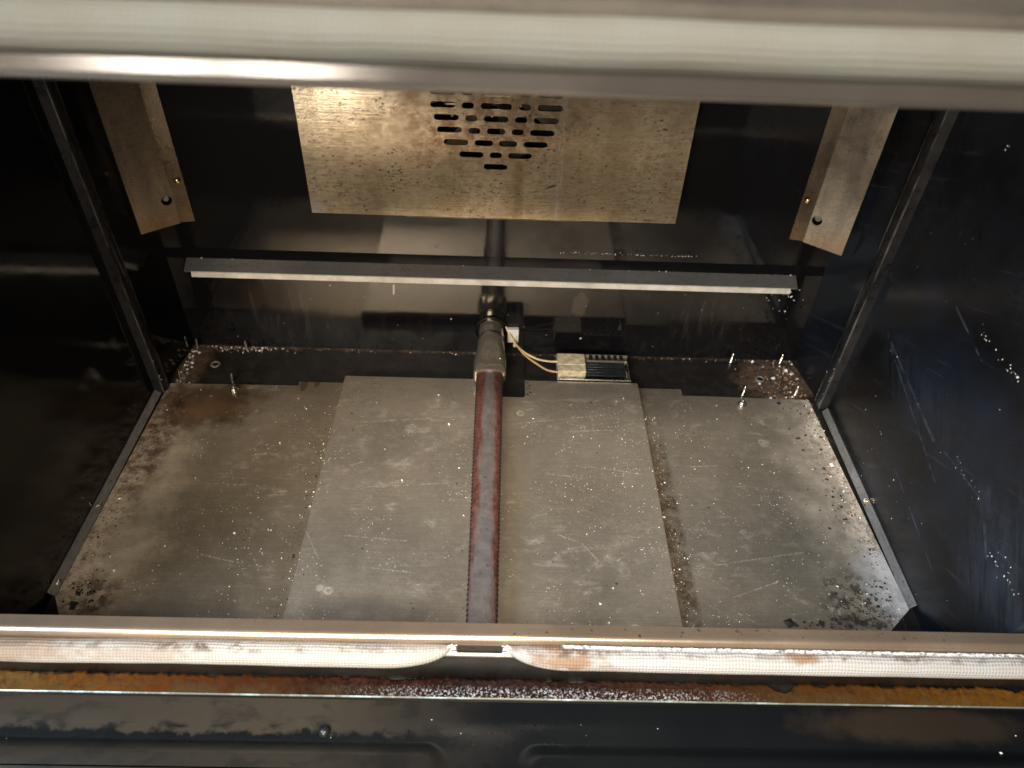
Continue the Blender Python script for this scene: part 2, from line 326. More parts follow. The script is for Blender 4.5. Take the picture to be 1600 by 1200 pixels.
def gasket_mat(name, tone, browns):
    """knitted glass-fibre sleeve: UV u = metres along, v = metres round"""
    t = NT(name); uv = t.tc.outputs['UV']
    u = t.n('ShaderNodeSeparateXYZ', {0: uv}, out=0); v = t.n('ShaderNodeSeparateXYZ', {0: uv}, out=1)
    rows = t.math('SINE', t.math('MULTIPLY', t.add(v, t.math('MULTIPLY', t.noise(30, 3, .5), .003)), 2 * math.pi / .0021))
    st = t.math('SINE', t.math('MULTIPLY', t.add(u, t.math('MULTIPLY', t.math('ABSOLUTE', rows), .0006)), 2 * math.pi / .0021))
    knit = t.math('MULTIPLY', t.add(rows, t.math('MULTIPLY', st, .7)), .3)
    col = t.mix(t.rng(t.noise(35, 5, .65), .4, .72, 0, .4), tone, [tone[0] * .85, tone[1] * .74, tone[2] * .58])
    col = t.mix(t.rng(knit, -.05, -.45, 0, .6), col, [c * .5 for c in tone])
    for c, r, k in browns:
        col = t.mix(t.math('MULTIPLY', t.spot(c, r, 1.1, 110, .5), k), col, (.24, .12, .045))
    if browns:   # grime caught under the lip
        g = t.mul(t.rng(t.xyz(2), .0912, .0928), t.rng(t.noise(85, 6, .7), .48, .58))
        col = t.mix(t.math('MULTIPLY', g, .8), col, (.10, .05, .03))
    return t.set(col, .85, 0., bump=knit, bstr=.8, bdist=.0007, spec=.2)
M['gasket_low_left'] = gasket_mat('gasket_white', (.50, .48, .44), [((-.30, .231, .09), (.045, 9, .006), .55), ((-.21, .231, .09), (.03, 9, .003), .35)])
M['gasket_low_right'] = gasket_mat('gasket_white_scorched', (.47, .465, .455), [((.05, .231, .089), (.022, 9, .004), .75), ((.07, .231, .086), (.02, 9, .003), .3), ((.2, .231, .0925), (.012, 9, .0016), .8)])
M['gasket_top'] = gasket_mat('gasket_shaded', (.135, .135, .118), [])  # weaker light on the top seal put into a darker tone

def crust_mat():
    t = NT('baked_grease_crust')
    x = t.add(t.xyz(0), t.math('MULTIPLY', t.math('SUBTRACT', t.noise(26, 5, .65), .5), .12))
    cr = t.t.nodes.new('ShaderNodeValToRGB'); t.t.links.new(t.rng(x, -.36, .40), cr.inputs[0])
    el = cr.color_ramp.elements
    stops = [(0, (.10, .075, .025)), (.1, (.10, .038, .004)), (.22, (.055, .016, .002)), (.33, (.016, .0035, .001)), (.42, (.010, .0025, .001)), (.47, (.007, .004, .004)), (.56, (.008, .003, .002)), (.66, (.022, .008, .003)), (.8, (.055, .021, .003)), (.95, (.11, .046, .005)), (1, (.14, .12, .065))]
    while len(el) < len(stops): el.new(.5)
    for e, (p, c) in zip(el, stops): e.position = p; e.color = (*c, 1)
    col = cr.outputs[0]
    n = t.noise(130, 7, .75)
    col = t.mix(t.rng(t.noise(200, 7, .75), .46, .66, 0, .85), col, (.035, .014, .008))
    y = t.xyz(1)
    frt = t.rng(t.add(y, t.math('MULTIPLY', t.math('SUBTRACT', n, .5), .008)), .2315, .2285)
    mid = t.rng(t.math('ABSOLUTE', t.math('SUBTRACT', t.xyz(0), .045)), .15, .07)
    salt = t.rng(t.noise(620, 4, .7), .53, .60)
    col = t.mix(t.mul(salt, mid, frt, .9), col, (.34, .35, .38))
    olive = t.mul(frt, t.math('SUBTRACT', 1., mid), t.rng(t.noise(60, 5, .7), .4, .6))
    col = t.mix(t.math('MULTIPLY', olive, .35), col, (.05, .05, .022))
    return t.set(col, t.rng(n, .3, .7, .5, .8), 0., spec=.05, bump=t.noise(300, 6, .75), bstr=.6, bdist=.0012)
M['crust'] = crust_mat()
t = NT('blue_glint_edge'); M['edge'] = t.set(t.mix(t.rng(t.noise(1, 5, .7, t.scale((30, 1, 1))), .5, .62), (.30, .32, .28), (.62, .82, .82)), .22, .5)  # teal reflection along the sill put into the edge colour

# ---------------------------------------------------------------- mesh helpers
class MB:
    def __init__(s): s.v = []; s.f = []
    def box(s, x0, x1, y0, y1, z0, z1):
        b = len(s.v)
        s.v += [(x, y, z) for z in (z0, z1) for y in (y0, y1) for x in (x0, x1)]
        s.f += [tuple(b + i for i in q) for q in ((0, 2, 3, 1), (4, 5, 7, 6), (0, 1, 5, 4), (2, 6, 7, 3), (0, 4, 6, 2), (1, 3, 7, 5))]
        return s
    def prism(s, pts, fn0, fn1):
        """closed outline pts mapped by fn0/fn1 to two end loops"""
        b = len(s.v); n = len(pts)
        s.v += [fn0(p) for p in pts] + [fn1(p) for p in pts]
        s.f += [(b + i, b + (i + 1) % n, b + n + (i + 1) % n, b + n + i) for i in range(n)]
        s.f += [tuple(b + i for i in reversed(range(n))), tuple(b + n + i for i in range(n))]
        return s
    def alongx(s, prof, x0, x1): return s.prism(prof, lambda p: (x0, *p), lambda p: (x1, *p))
    def alongz(s, prof, z0, z1): return s.prism(prof, lambda p: (*p, z0), lambda p: (*p, z1))
    def loft(s, rings, cap=True):
        b = len(s.v); n = len(rings[0])
        for r in rings: s.v += [tuple(p) for p in r]
        for j in range(len(rings) - 1):
            for i in range(n):
                s.f.append((b + j * n + i, b + j * n + (i + 1) % n, b + (j + 1) * n + (i + 1) % n, b + (j + 1) * n + i))
        if cap:
            s.f.append(tuple(b + i for i in reversed(range(n)))); e = b + (len(rings) - 1) * n
            s.f.append(tuple(e + i for i in range(n)))
        return s
    def tube(s, path, r, n=10):
        path = [Vector(p) for p in path]; rings = []
        for i, p in enumerate(path):
            d = (path[min(i + 1, len(path) - 1)] - path[max(i - 1, 0)]).normalized()
            a = d.orthogonal().normalized() if i == 0 else (a - d * a.dot(d)).normalized()
            c = d.cross(a); rr = r(i / (len(path) - 1)) if callable(r) else r
            rings.append([p + (a * math.cos(k * 2 * math.pi / n) + c * math.sin(k * 2 * math.pi / n)) * rr for k in range(n)])
        return s.loft(rings)
    def torus(s, c, axis, R_, r, n=40, m=10):
        axis = Vector(axis).normalized(); a = axis.orthogonal().normalized(); q = axis.cross(a); c = Vector(c); b = len(s.v)
        for i in range(n):
            d = a * math.cos(i * 2 * math.pi / n) + q * math.sin(i * 2 * math.pi / n)
            for k in range(m): s.v.append(tuple(c + d * (R_ + r * math.cos(k * 2 * math.pi / m)) + axis * r * math.sin(k * 2 * math.pi / m)))
        for i in range(n):
            for k in range(m):
                s.f.append((b + i * m + k, b + ((i + 1) % n) * m + k, b + ((i + 1) % n) * m + (k + 1) % m, b + i * m + (k + 1) % m))
        return s
    def build(s, name, mat, parent=None, bevel=0., smooth=False):
        me = bpy.data.meshes.new(name); me.from_pydata(s.v, [], s.f); me.update()
        bm = bmesh.new(); bm.from_mesh(me); bmesh.ops.recalc_face_normals(bm, faces=bm.faces); bm.to_mesh(me); bm.free()
        return link(name, me, mat, parent, bevel, smooth)
def link(name, me, mat, parent=None, bevel=0., smooth=False):
    o = bpy.data.objects.new(name, me); C.objects.link(o); me.materials.append(M[mat])
    if parent is not None: put(o, parent)
    if bevel:
        m = o.modifiers.new('bevel', 'BEVEL'); m.width = bevel; m.segments = 2; m.limit_method = 'ANGLE'; m.angle_limit = R(35)
    if smooth or bevel:
        me.shade_smooth()
        if hasattr(me, 'set_sharp_from_angle'): me.set_sharp_from_angle(angle=R(38))
    return o
def world_loc(o):
    v = Vector(o.location)
    return v + (world_loc(o.parent) if o.parent else Vector())
def put(o, parent):
    wl = Vector(o.location); o.parent = parent; o.location = wl - world_loc(parent)
def empty(name, loc, label, cat, group=None):
    o = bpy.data.objects.new(name, None); C.objects.link(o); o.location = loc; o.empty_display_size = .05
    o['label'] = label; o['category'] = cat
    if group: o['group'] = group
    return o
def stuff(o, label, cat=None):
    o['kind'] = 'stuff'; o['label'] = label
    if cat: o['category'] = cat
    return o
def sheet(outline, holes, fn, thick, nrm):
    """flat sheet with holes: outline/holes in 2D, fn maps to 3D, thickness along nrm"""
    bm = bmesh.new(); nrm = Vector(nrm)
    for lp in [outline] + holes:
        vs_ = [bm.verts.new(fn(p)) for p in lp]
        for i in range(len(vs_)): bm.edges.new((vs_[i], vs_[(i + 1) % len(vs_)]))
    bmesh.ops.triangle_fill(bm, edges=bm.edges[:], use_beauty=True, normal=nrm)
    ext = bmesh.ops.extrude_face_region(bm, geom=bm.faces[:])
    bmesh.ops.translate(bm, vec=-nrm * thick, verts=[g for g in ext['geom'] if isinstance(g, bmesh.types.BMVert)])
    bmesh.ops.recalc_face_normals(bm, faces=bm.faces)
    me = bpy.data.meshes.new('sheet'); bm.to_mesh(me); bm.free()
    return me
def slot(x0, x1, zc, r, n=6):
    p = [(x1 - r + r * math.cos(a), zc + r * math.sin(a)) for a in [(-90 + 180 * i / n) * math.pi / 180 for i in range(n + 1)]]
    return p + [(x0 + r + r * math.cos(a), zc + r * math.sin(a)) for a in [(90 + 180 * i / n) * math.pi / 180 for i in range(n + 1)]]
def circ(cx, cy, r, n=18): return [(cx + r * math.cos(i * 2 * math.pi / n), cy + r * math.sin(i * 2 * math.pi / n)) for i in range(n)]

# ================================================================ oven
oven = empty('oven', (0, .43, -.04), 'open soot-stained oven with black enamel cavity and its bottom panel taken out', 'oven')

# back wall with a shallow crease
prof = [(.635, -.03), (.635, .113), (.6364, .124), (.6364, .52), (.665, .52), (.665, -.03)]
back = MB().alongx(prof, -.36, .36).build('back_wall', 'enamel_back', oven)
for s, nm in ((-1, 'enamel_left'), (1, 'enamel_right')):
    inner = [(.345, .2505), (.345, .566), (.3425, .57), (.332, .64)]
    pl = [(s * x, y) for x, y in inner + [(.37, .64), (.37, .2505)]]
    wl = MB().alongz(pl, -.03, .52).build('side_wall', nm, oven)
    wl['label'] = 'black enamel wall ' + ('with pale wiped streaks' if s > 0 else 'with faint scratches')
    px = [(s * .3455, .551), (s * .337, .553), (s * .3355, .556), (s * .3355, .5625), (s * .337, .565), (s * .3455, .567)]
    MB().alongz(px, .004, .50).build('wall_post', 'post', oven, .0006)
    po = C.objects[-1]
    for ya, yb_ in ((.5522, .5534), (.5642, .5654)):
        MB().box(min(s * .3362, s * .3374), max(s * .3362, s * .3374), ya, yb_, .005, .495).build('post_edge', 'worn_glint_edge', po)
MB().box(-.37, .37, .2375, .66, .5, .53).build('cavity_roof', 'enamel', oven)

# burner box floor
pan = MB().box(-.346, .346, .25, .637, -.012, 0).build('burner_box_floor', 'pan', oven)
tip = MB(); r_ = .0016
tip.loft([[(math.cos(k * math.pi / 4) * r, math.sin(k * math.pi / 4) * r, z) for k in range(8)] for z, r in
          [(-.003, r_)] + [(.0004 + i * .0009, r_ * (1.0 if i % 2 else .78)) for i in range(11)] + [(.0112, r_ * .7), (.0125, r_ * .25)]])
tip0 = tip.build('screw_tip', 'bright', None, 0, True)
for i, (x, y, a) in enumerate([(-.328, .629, .06), (-.2735, .6275, -.05), (-.3295, .5765, .08), (-.2745, .5745, .07), (.262, .628, .08), (.3175, .629, .09), (.3195, .5765, .1), (.2628, .574, .09)]):
    o = tip0 if i == 0 else tip0.copy()
    if i: C.objects.link(o)
    o.location = (x, y, 0); o.rotation_euler = (-.1, a, 0); put(o, pan)
for x, y in ((-.3003, .602), (.2886, .6013)):
    g = MB().torus((0, 0, .0008), (0, 0, 1), .0042, .0011, 24, 8).build('grommet', 'flange', None, 0, True); g.location = (x, y, 0); put(g, pan)
    d = MB().alongz(circ(0, 0, .0036), .0002, .0006).build('grommet_hole', 'dark'); d.location = (x, y, 0); put(d, pan)  # black disc, the hole's inner shade put into its colour
MB().box(.0312, .0324, .58, .633, 0, .0022).build('seam_strip', 'pan', oven, .0004)

# side floor plates
def plate(s, nm):
    y0 = .254
    if s < 0:
        out = [(-.338, .569), (-.205, .5705), (-.205, .5765), (-.14, .5765), (-.14, y0), (-.30, y0), (-.338, .318)]
        fl = (-.338, .565, .318)
    else:
        out = [(.332, .5685), (.1985, .5705), (.1985, .580), (.135, .580), (.135, y0), (.285, y0), (.318, .302), (.338, .322)]
        fl = (.338, .55, .322)
    # tessellated so it can sag a little
    out = [(x + (.003 * s if abs(x) > .33 and y < .56 else 0), y) for x, y in out]
    p = MB().alongz(out, .0004, .0022).build('floor_plate', nm, oven, .0004)
    p['label'] = 'worn steel floor plate with ' + ('brown scorched stain in its rear corner' if s < 0 else 'gritty brown seam and pale dirty edge')
    x, ya, yb = fl; x += .003 * s
    f = MB().prism([(0, .0023), (0, .0032), (s * .0042, .0085), (s * .0052, .0080), (s * .001, .0023)], lambda q: (x - s * .001 + q[0], ya, q[1]), lambda q: (x - s * .001 + q[0], yb, q[1])).build('side_flange', 'flange', p, .0003)
    return p
pl_l = plate(-1, 'plate_left'); pl_r = plate(1, 'plate_right')
# screws on the plates
hd = MB()
hd.loft([[(math.cos(k * math.pi / 10) * r, math.sin(k * math.pi / 10) * r, z) for k in range(20)] for z, r in ((0, .0045), (.0007, .0045), (.0009, .0038))])
hd.loft([[(math.cos(k * math.pi / 3) * r, math.sin(k * math.pi / 3) * r, z) for k in range(6)] for z, r in ((.0008, .0032), (.003, .0032), (.0036, .0026))])
hd.loft([[(math.cos(k * math.pi / 4) * r, math.sin(k * math.pi / 4) * r, z) for k in range(8)] for z, r in ((.003, .0015), (.006, .0014), (.0066, .0008))])
hd0 = hd.build('screw', 'screw', None, .0002, True)
for i, (x, y, z, par, ry) in enumerate([(-.268, .5595, .0024, pl_l, 0), (.2585, .5585, .0024, pl_r, 0), (-.3425, .405, .0055, pl_l, .9), (-.342, .327, .0055, pl_l, .9), (.3425, .43, .0062, pl_r, -.9)]):
    o = hd0 if i == 0 else hd0.copy()
    if i: C.objects.link(o)
    o.location = (x, y, z); o.rotation_euler = (0, ry, i * .4); put(o, par)
    if abs(ry): o.scale = (.62, .62, .62)

# raised middle plate with notch and down-turned rim
y0 = .252
out = [(-.156, .578), (.008, .578), (.008, .552), (.0295, .552), (.0315, .554), (.0315, .578), (.150, .578), (.150, y0), (-.156, y0)]
holes = [circ(x, y, .0014, 10) for x, y in ((.0365, .5705), (.0372, .5605), (.0345, .566), (.0343, .557), (.0345, .575))]
me = sheet(out, holes, lambda p: (p[0], p[1], .0105), .0011, (0, 0, 1))
mid = link('deflector_plate', me, 'plate_mid', oven, 0)
rim = MB().box(-.156, .008, .5768, .5779, .001, .0093).box(.0325, .150, .5768, .5779, .001, .0093).build('rear_rim', 'face', mid)
for s, x in ((-1, -.156), (1, .150)):
    MB().prism([(0, .0104), (s * .0006, .0102), (s * .0030, .0027), (s * .0020, .0023), (-s * .0004, .0092)], lambda q: (x + q[0], .5765, q[1]), lambda q: (x + q[0], y0, q[1])).build('side_rim', 'plate_mid', mid)

# ledge on the back wall that carried the oven bottom
rail = MB().alongx([(.636, .1138), (.622, .1062), (.622, .1046), (.636, .1118)], -.313, .305).build('shelf_rail', 'rail', oven, .0003)
MB().alongx([(.6222, .1061), (.6209, .1056), (.6199, .1003), (.6210, .1001), (.6222, .1044)], -.306, .298).build('rail_lip', 'raillip', rail, .0003)

# fan cover with slots
rows = [[(-.0587, -.0381, .2887), (-.033, -.0226, .2885), (-.017, .0087, .2885), (.0144, .0245, .2885), (.0299, .0507, .2884)],
        [(-.0561, -.0353, .2781), (-.0299, -.0199, .2779), (-.0146, .0062, .2778), (.0116, .0219, .2778), (.0272, .0481, .2777)],
        [(-.0537, -.0328, .2675), (-.0274, -.0172, .2672), (-.0118, .0037, .2672), (.0091, .0193, .2671), (.0246, .0455, .2671)],
        [(-.0484, -.0275, .2567), (-.0221, -.0065, .2567), (-.0013, .0141, .2567), (.0197, .0401, .2566)],
        [(-.0352, -.0145, .246), (-.0091, .0014, .246), (.0067, .0272, .246)], [(-.0143, .0063, .2354)]]
sl = [slot(a, b, z, .0026) for r in rows for a, b, z in r]
for k in range(0, 6):      # the pattern goes on upwards as its own mirror image
    src = rows[0] if k < 2 else rows[k - 1]
    sl += [slot(a, b, .2994 + .0107 * k, .0026) for a, b, z in src]
me = sheet([(-.1705, .1852), (.1628, .1852), (.1628, .40), (-.1705, .40)], sl, lambda p: (p[0], .605, p[1]), .0012, (0, -1, 0))
cover = link('fan_cover', me, 'cover', oven, 0)
MB().alongx([(.6052, .1850), (.6046, .1842), (.612, .1838), (.612, .1850)], -.085, .075).build('bottom_flange', 'cover', cover)
MB().box(-.15, -.1488, .6065, .636, .19, .395).build('standoff', 'enamel', cover)
MB().box(.141, .1422, .6065, .636, .19, .395).build('standoff', 'enamel', cover)
fan = MB().prism(circ(-.004, .305, .018, 24), lambda p: (p[0], .612, p[1]), lambda p: (p[0], .63, p[1])).build('fan_hub', 'fan', oven, .001)
for k in range(8):
    a = k * math.pi / 4 + .25; ca, sa = math.cos(a), math.sin(a)
    f3 = lambda u, v, y: (-.004 + ca * u - sa * v, y, .305 + sa * u + ca * v)
    b = MB(); b.v = [f3(.015, -.004, .613), f3(.072, -.011, .613), f3(.072, .011, .629), f3(.015, .006, .629), f3(.015, -.003, .614), f3(.072, -.010, .614), f3(.072, .012, .630), f3(.015, .007, .630)]
    b.f = [(0, 1, 2, 3), (7, 6, 5, 4), (0, 4, 5, 1), (1, 5, 6, 2), (2, 6, 7, 3), (3, 7, 4, 0)]
    b.build('fan_blade', 'fan', fan)

# corner brackets
for s in (-1, 1):
    dx = 0 if s < 0 else -.008
    X = lambda x: s * (x + dx)
    F = Vector((X(.3065), .6315, 0)); O = Vector((X(.3375), .6095, 0)); u = (O - F); L = u.length; u.normalize()
    n2 = Vector((-u.y * (1 if s < 0 else -1), u.x * (1 if s < 0 else -1), 0))
    if n2.y > 0: n2 = -n2
    hc = (.006, .180)
    me = sheet([(0, .1545), (L, .1535), (L, .47), (0, .47)], [circ(*hc, .0048, 20)], lambda p: tuple(F + u * p[0] + Vector((0, 0, p[1]))), .0011, n2)
    br = link('corner_bracket', me, 'bracket', oven, 0)
    br['label'] = 'tan steel corner strip with a round hole'
    I = (X(.2935), .6345)
    MB().alongz([(F.x, F.y), I, (I[0], I[1] + .0011), (F.x, F.y + .0011)], .1555, .47).build('back_flange', 'bracket', br)
    pc = F + u * (.0085)
    MB().tube([pc + Vector((0, .012, hc[1] + .0018)), pc + Vector((0, .0028, hc[1] + .0018))], .0036, 14).build('locating_pin', 'flange', br, .0004)
    sp_ = Vector((X(.2985), .633, .1985)); rg = []
    for k in range(6):
        a = k / 5 * math.pi / 2
        rg.append([sp_ + Vector((math.cos(j * math.pi / 8) * .0033 * math.cos(a), -.0028 * math.sin(a), math.sin(j * math.pi / 8) * .0033 * math.cos(a))) for j in range(16)])
    MB().loft(rg).build('screw_head', 'brass', br, 0, True)

# ---------------------------------------------------------------- front frame
def arc(cy, cz, r, a0, a1, n=8): return [(cy + r * math.cos(R(a0 + (a1 - a0) * i / n)), cz + r * math.sin(R(a0 + (a1 - a0) * i / n))) for i in range(n + 1)]
XE = .46
lipf = [(.2495, .088), (.2495, .0940)] + arc(.2415, .0905, .0045, 80, 180, 10) + [(.2370, .0885), (.2385, .0885), (.241, .0935), (.2475, .0935), (.2475, .088)]
low = MB().alongx(lipf, -XE, XE).build('lower_frame_lip', 'lip', oven, 0, True)
MB().alongx([(.2385, .0885), (.2385, .0765), (.2365, .0755), (.2365, -.02), (.2475, -.02), (.2475, .0885)], -XE, XE).build('lower_frame_face', 'face', oven, .0004)
MB().alongx([(.2364, .0764), (.2358, .0763), (.2358, .0760), (.2364, .0758)], -.036, .03).build('gasket_clip', 'flange', oven)
uf = [(.2495, .4335)] + arc(.2415, .4415, .0045, -80, -180, 10) + [(.2370, .456), (.2525, .456), (.2525, .4335)]
MB().alongx(uf, -XE, XE).build('upper_frame_lip', 'toplip', oven, 0, True)
MB().alongx([(.2372, .4561), (.2372, .62), (.2525, .62), (.2525, .4561)], -XE, XE).build('upper_frame', 'panel', oven)
for s in (-1, 1):
    MB().box(.405 if s > 0 else -.46, .46 if s > 0 else -.405, .2355, .26, .05, .60).build('side_frame', 'lip', oven)  # out of view, added to block light beside the opening

def gasket(name, mat, path, r, label, n=28, rib=.0):
    """path: list of (x, y, z, scale) ; knitted sleeve with UV in metres"""
    me = bpy.data.meshes.new(name); v = []; f = []; uvs = []
    P = [Vector(p[:3]) for p in path]; m = len(P); ln = [0.]
    for i in range(1, m): ln.append(ln[-1] + (P[i] - P[i - 1]).length)
    for i, p in enumerate(path):
        sy, sz = (p[3], p[4])
        for k in range(n):
            a = 2 * math.pi * k / n
            wob = 1 + .05 * mnoise.noise((p[0] * 25, math.cos(a) * 1.5, math.sin(a) * 1.5))
            v.append((p[0] + (p[5] * math.sin(a) if len(p) > 5 else 0), p[1] + r * sy * math.cos(a) * wob, p[2] + r * sz * math.sin(a) * wob))
    for i in range(m - 1):
        for k in range(n):
            k2 = (k + 1) % n; f.append((i * n + k, i * n + k2, (i + 1) * n + k2, (i + 1) * n + k))
            c = 2 * math.pi * r / n
            uvs += [(ln[i], k * c), (ln[i], (k + 1) * c), (ln[i + 1], (k + 1) * c), (ln[i + 1], k * c)]
    me.from_pydata(v, [], f); me.update(); ul = me.uv_layers.new(name='UVMap')
    for i, q in enumerate(uvs): ul.data[i].uv = q
    o = link(name, me, mat, oven, 0, False); me.shade_smooth(); o['label'] = label
    return o
def low_path(x0, x1, end):
    pts = []; N = 170
    for i in range(N + 1):
        x = x0 + (x1 - x0) * i / N; d = abs(x - end)
        k = min(1, d / .042); sc = .12 + .88 * (1 - (1 - k) ** 2.2) ** .6 if d < .042 else 1
        sag = .0012 * mnoise.noise((x * 9, 3, 0))
        lift = (1 - sc) * .0065
        pts.append((x, .2312 + (1 - sc) * .004, .0848 + lift + sag * sc, sc, sc * (1.05 + .05 * mnoise.noise((x * 14, 0, 0)))))
    return pts
gasket('gasket', 'gasket_low_left', low_path(-.45, -.0225, -.0225), .0073, 'white braided rope seal stained amber, tapering to the gap')
gasket('gasket', 'gasket_low_right', low_path(.45, .0135, .0135), .0073, 'white braided rope seal with scorch mark near its tapered end')
for e, sg in ((-.0225, 1), (.0135, -1)):   # frayed ends: a few strands
    b = MB(); rnd = random.Random(5)
    for k in range(9):
        a = Vector((e - sg * .004, .2345 - rnd.random() * .002, .0905 - rnd.random() * .004)); d = Vector((sg * (.004 + rnd.random() * .004), .001, rnd.uniform(-.002, .003)))
        b.tube([a, a + d * .5 + Vector((0, 0, .0004)), a + d], .00035, 5)
    b.build('frayed_end', 'white', oven)
gasket('gasket', 'gasket_top', [(-.45 + .9 * i / 220, .2292, .4566, 1, 1.04 + .03 * mnoise.noise((i * .07, 0, 0))) for i in range(221)], .0074, 'grey-white braided rope seal across the top of the opening')

b = MB(); rs = random.Random(3); NX = 300; pv = []
for i in range(NX + 1):
    x = .048 + .40 * i / NX; k = min(1, i / 40) * (.8 + .5 * mnoise.noise((x * 120, 0, 0)))
    for yy, zz in ((.2366, .0884), (.2350, .0905), (.2345, .0918 + .0006 * k), (.2362, .0924)):
        b.v.append((x, yy + .0004 * mnoise.noise((x * 400, yy * 900, 0)) - .0006 * k, zz + .0005 * mnoise.noise((x * 500, zz * 900, 4))))
for i in range(NX):
    for j in range(3): a = i * 4 + j; b.f.append((a, a + 4, a + 5, a + 1))
res = b.build('seal_residue', 'residue', oven); stuff(res, 'flaky white residue between the lip and the seal')
# sill ledge with baked crust
led = MB().alongx([(.2364, .0440), (.2252, .0418), (.2248, .0412), (.2248, .036), (.2262, .036), (.2262, .0405), (.2364, .0425)], -XE, XE).build('sill_ledge', 'black_ring', oven)
MB().alongx([(.2250, .0417), (.2244, .0415), (.2243, .0406), (.2247, .0404)], -XE, XE).build('sill_edge', 'edge', led)
v = []; f = []; NX, NY = 900, 14
for i in range(NX + 1):
    x = -.44 + .88 * i / NX
    wide = .0112 + .0022 * mnoise.noise((x * 26, 1, 0)) + .0022 * mnoise.noise((x * 90, 2, 0)) + .0014 * mnoise.noise((x * 320, 2, 0))
    wide *= 1 - .42 * math.exp(-((x - .2) / .008) ** 4)
    for j in range(NY + 1):
        q = j / NY; y = .2246 + wide * q
        nz = mnoise.noise((x * 150, y * 150, 0)) + .6 * mnoise.noise((x * 420, y * 420, 5)) + .4 * mnoise.noise((x * 1000, y * 1000, 9))
        h = (.0006 + .0011 * (q ** .6)) * (1 + .55 * nz) * min(1, (1 - q) * 7 + .05) * min(1, q * 9 + .25)
        v.append((x, y, .0419 + (y - .2246) * .2 + max(.0001, h) + .0012 * q * q - .0012 * (1 - min(1, q * 6)) ** 2))
for i in range(NX):
    for j in range(NY): a = i * (NY + 1) + j; f.append((a, a + NY + 1, a + NY + 2, a + 1))
b = MB(); b.v = v; b.f = f
cr = b.build('grease_crust', 'crust', led, 0, True); stuff(cr, 'amber to dark red baked grease crust along the sill')

# opened door below
door = MB().box(-.45, .45, -.12, .2355, -.03, .018).build('door', 'door', oven, .002)
door['label'] = 'dark glossy enamel inner face of the lowered oven door'
for xa, xb in ((-.45, -.022), (.020, .45)):
    b = MB(); rings = []
    for off, z in [(.013 * k / 8, .0179 + .0042 * (.5 - .5 * math.cos(math.pi * k / 8))) for k in range(9)]:
        y1 = .2065 - off; y2 = .165 + off; r = .016 - off * .6; lp = []
        xs = (xa + off, xb - off)
        for cx, cy, a0 in ((xs[1] - r, y1 - r, 0), (xs[0] + r, y1 - r, 90), (xs[0] + r, y2 + r, 180), (xs[1] - r, y2 + r, 270)):
            lp += [(cx + r * math.cos(R(a0 + 15 * k)), cy + r * math.sin(R(a0 + 15 * k)), z) for k in range(7)]
        rings.append(lp)
    b.loft(rings).build('door_emboss', 'door', door, 0, True)
dm = []
for k in range(7):
    a = k / 6 * math.pi / 2; dm.append([(-.1075 + math.cos(j * math.pi / 8) * .0042 * math.cos(a), .2115 + math.sin(j * math.pi / 8) * .0042 * math.cos(a), .0178 + .0035 * math.sin(a)) for j in range(16)])
MB().loft(dm).build('door_rivet', 'post', door, 0, True)

# ================================================================ burner
bur = empty('burner_tube', (-.005, .42, .0116), 'rusty red-brown gas burner tube running down the middle of the floor', 'burner')
def sup(cx, y, cz, hw, hh, e=4., n=32):
    r = []
    for k in range(n):
        a = 2 * math.pi * k / n; c, s_ = math.cos(a), math.sin(a)
        r.append((cx + hw * math.copysign(abs(c) ** (2 / e), c), y, cz + hh * math.copysign(abs(s_) ** (2 / e), s_)))
    return r
rings = []
for i in range(41):
    q = i / 40; y = .5735 - q * (.5735 - .262); hw = .0137 - .0022 * q + .0002 * mnoise.noise((q * 12, 0, 0))
    rings.append(sup(-.0055 + .0012 * q, y, .0215, hw, .0098, 3.4))
MB().loft(rings).build('tube_body', 'rust', bur, 0, True)
for s in (-1, 1):
    b = MB(); N = 68
    for i in range(N):
        q = (i + .5) / N; y = .568 - q * (.568 - .27); x = -.0055 + .0012 * q + s * (.0137 - .0022 * q) * .93
        z = .0272; nrm = Vector((s * .8, 0, .6)).normalized(); c0 = Vector((x, y, z)); t1 = Vector((0, 1, 0)); t2 = nrm.cross(t1)
        o1 = [c0 + (t1 * math.cos(k * math.pi / 3) + t2 * math.sin(k * math.pi / 3)) * .0010 + nrm * .0008 for k in range(6)]
        o2 = [p - nrm * .003 for p in o1]
        b.loft([o2, o1])
    stuff(b.build('port_row', 'dark', bur), 'row of tiny dark gas ports along the tube edge')  # black plugs, the shade inside the ports put into their colour
vr = []
for y, cx, cz, hw, hh, e in [(.5685, -.0054, .0217, .0150, .0112, 3.6), (.5700, -.0054, .0218, .0166, .0118, 3.6), (.578, -.0054, .0222, .0172, .0122, 3.2), (.588, -.0053, .0235, .0172, .0128, 2.8), (.597, -.0052, .0256, .0162, .0135, 2.3), (.605, -.0052, .028, .0150, .0135, 2.0), (.612, -.0051, .0302, .0142, .0135, 2.0), (.618, -.0051, .0315, .0138, .0132, 2.0), (.640, -.0051, .0322, .0136, .0132, 2.0)]:
    r = sup(cx, y, cz, hw, hh, e, 40)
    if .575 < y < .606:    # crimp valleys down the flattened neck
        w8 = 1 - abs(y - .59) / .017
        r = [(p[0], p[1], p[2] - (.0036 * w8 * math.exp(-((p[0] + .0105) / .0022) ** 2) + .0030 * w8 * math.exp(-((p[0] - .0005) / .0022) ** 2) if p[2] > cz else 0)) for p in r]
    vr.append(r)
MB().loft(vr).build('venturi_neck', 'venturi', bur, 0, True)
MB().torus((-.0051, .6135, .0312), (0, 1, -.1), .0146, .0007).build('clamp_ring', 'black_ring', bur, 0, True)
MB().torus((-.0051, .6335, .0324), (0, 1, 0), .0172, .0010).build('wall_collar', 'black_ring', bur, 0, True)
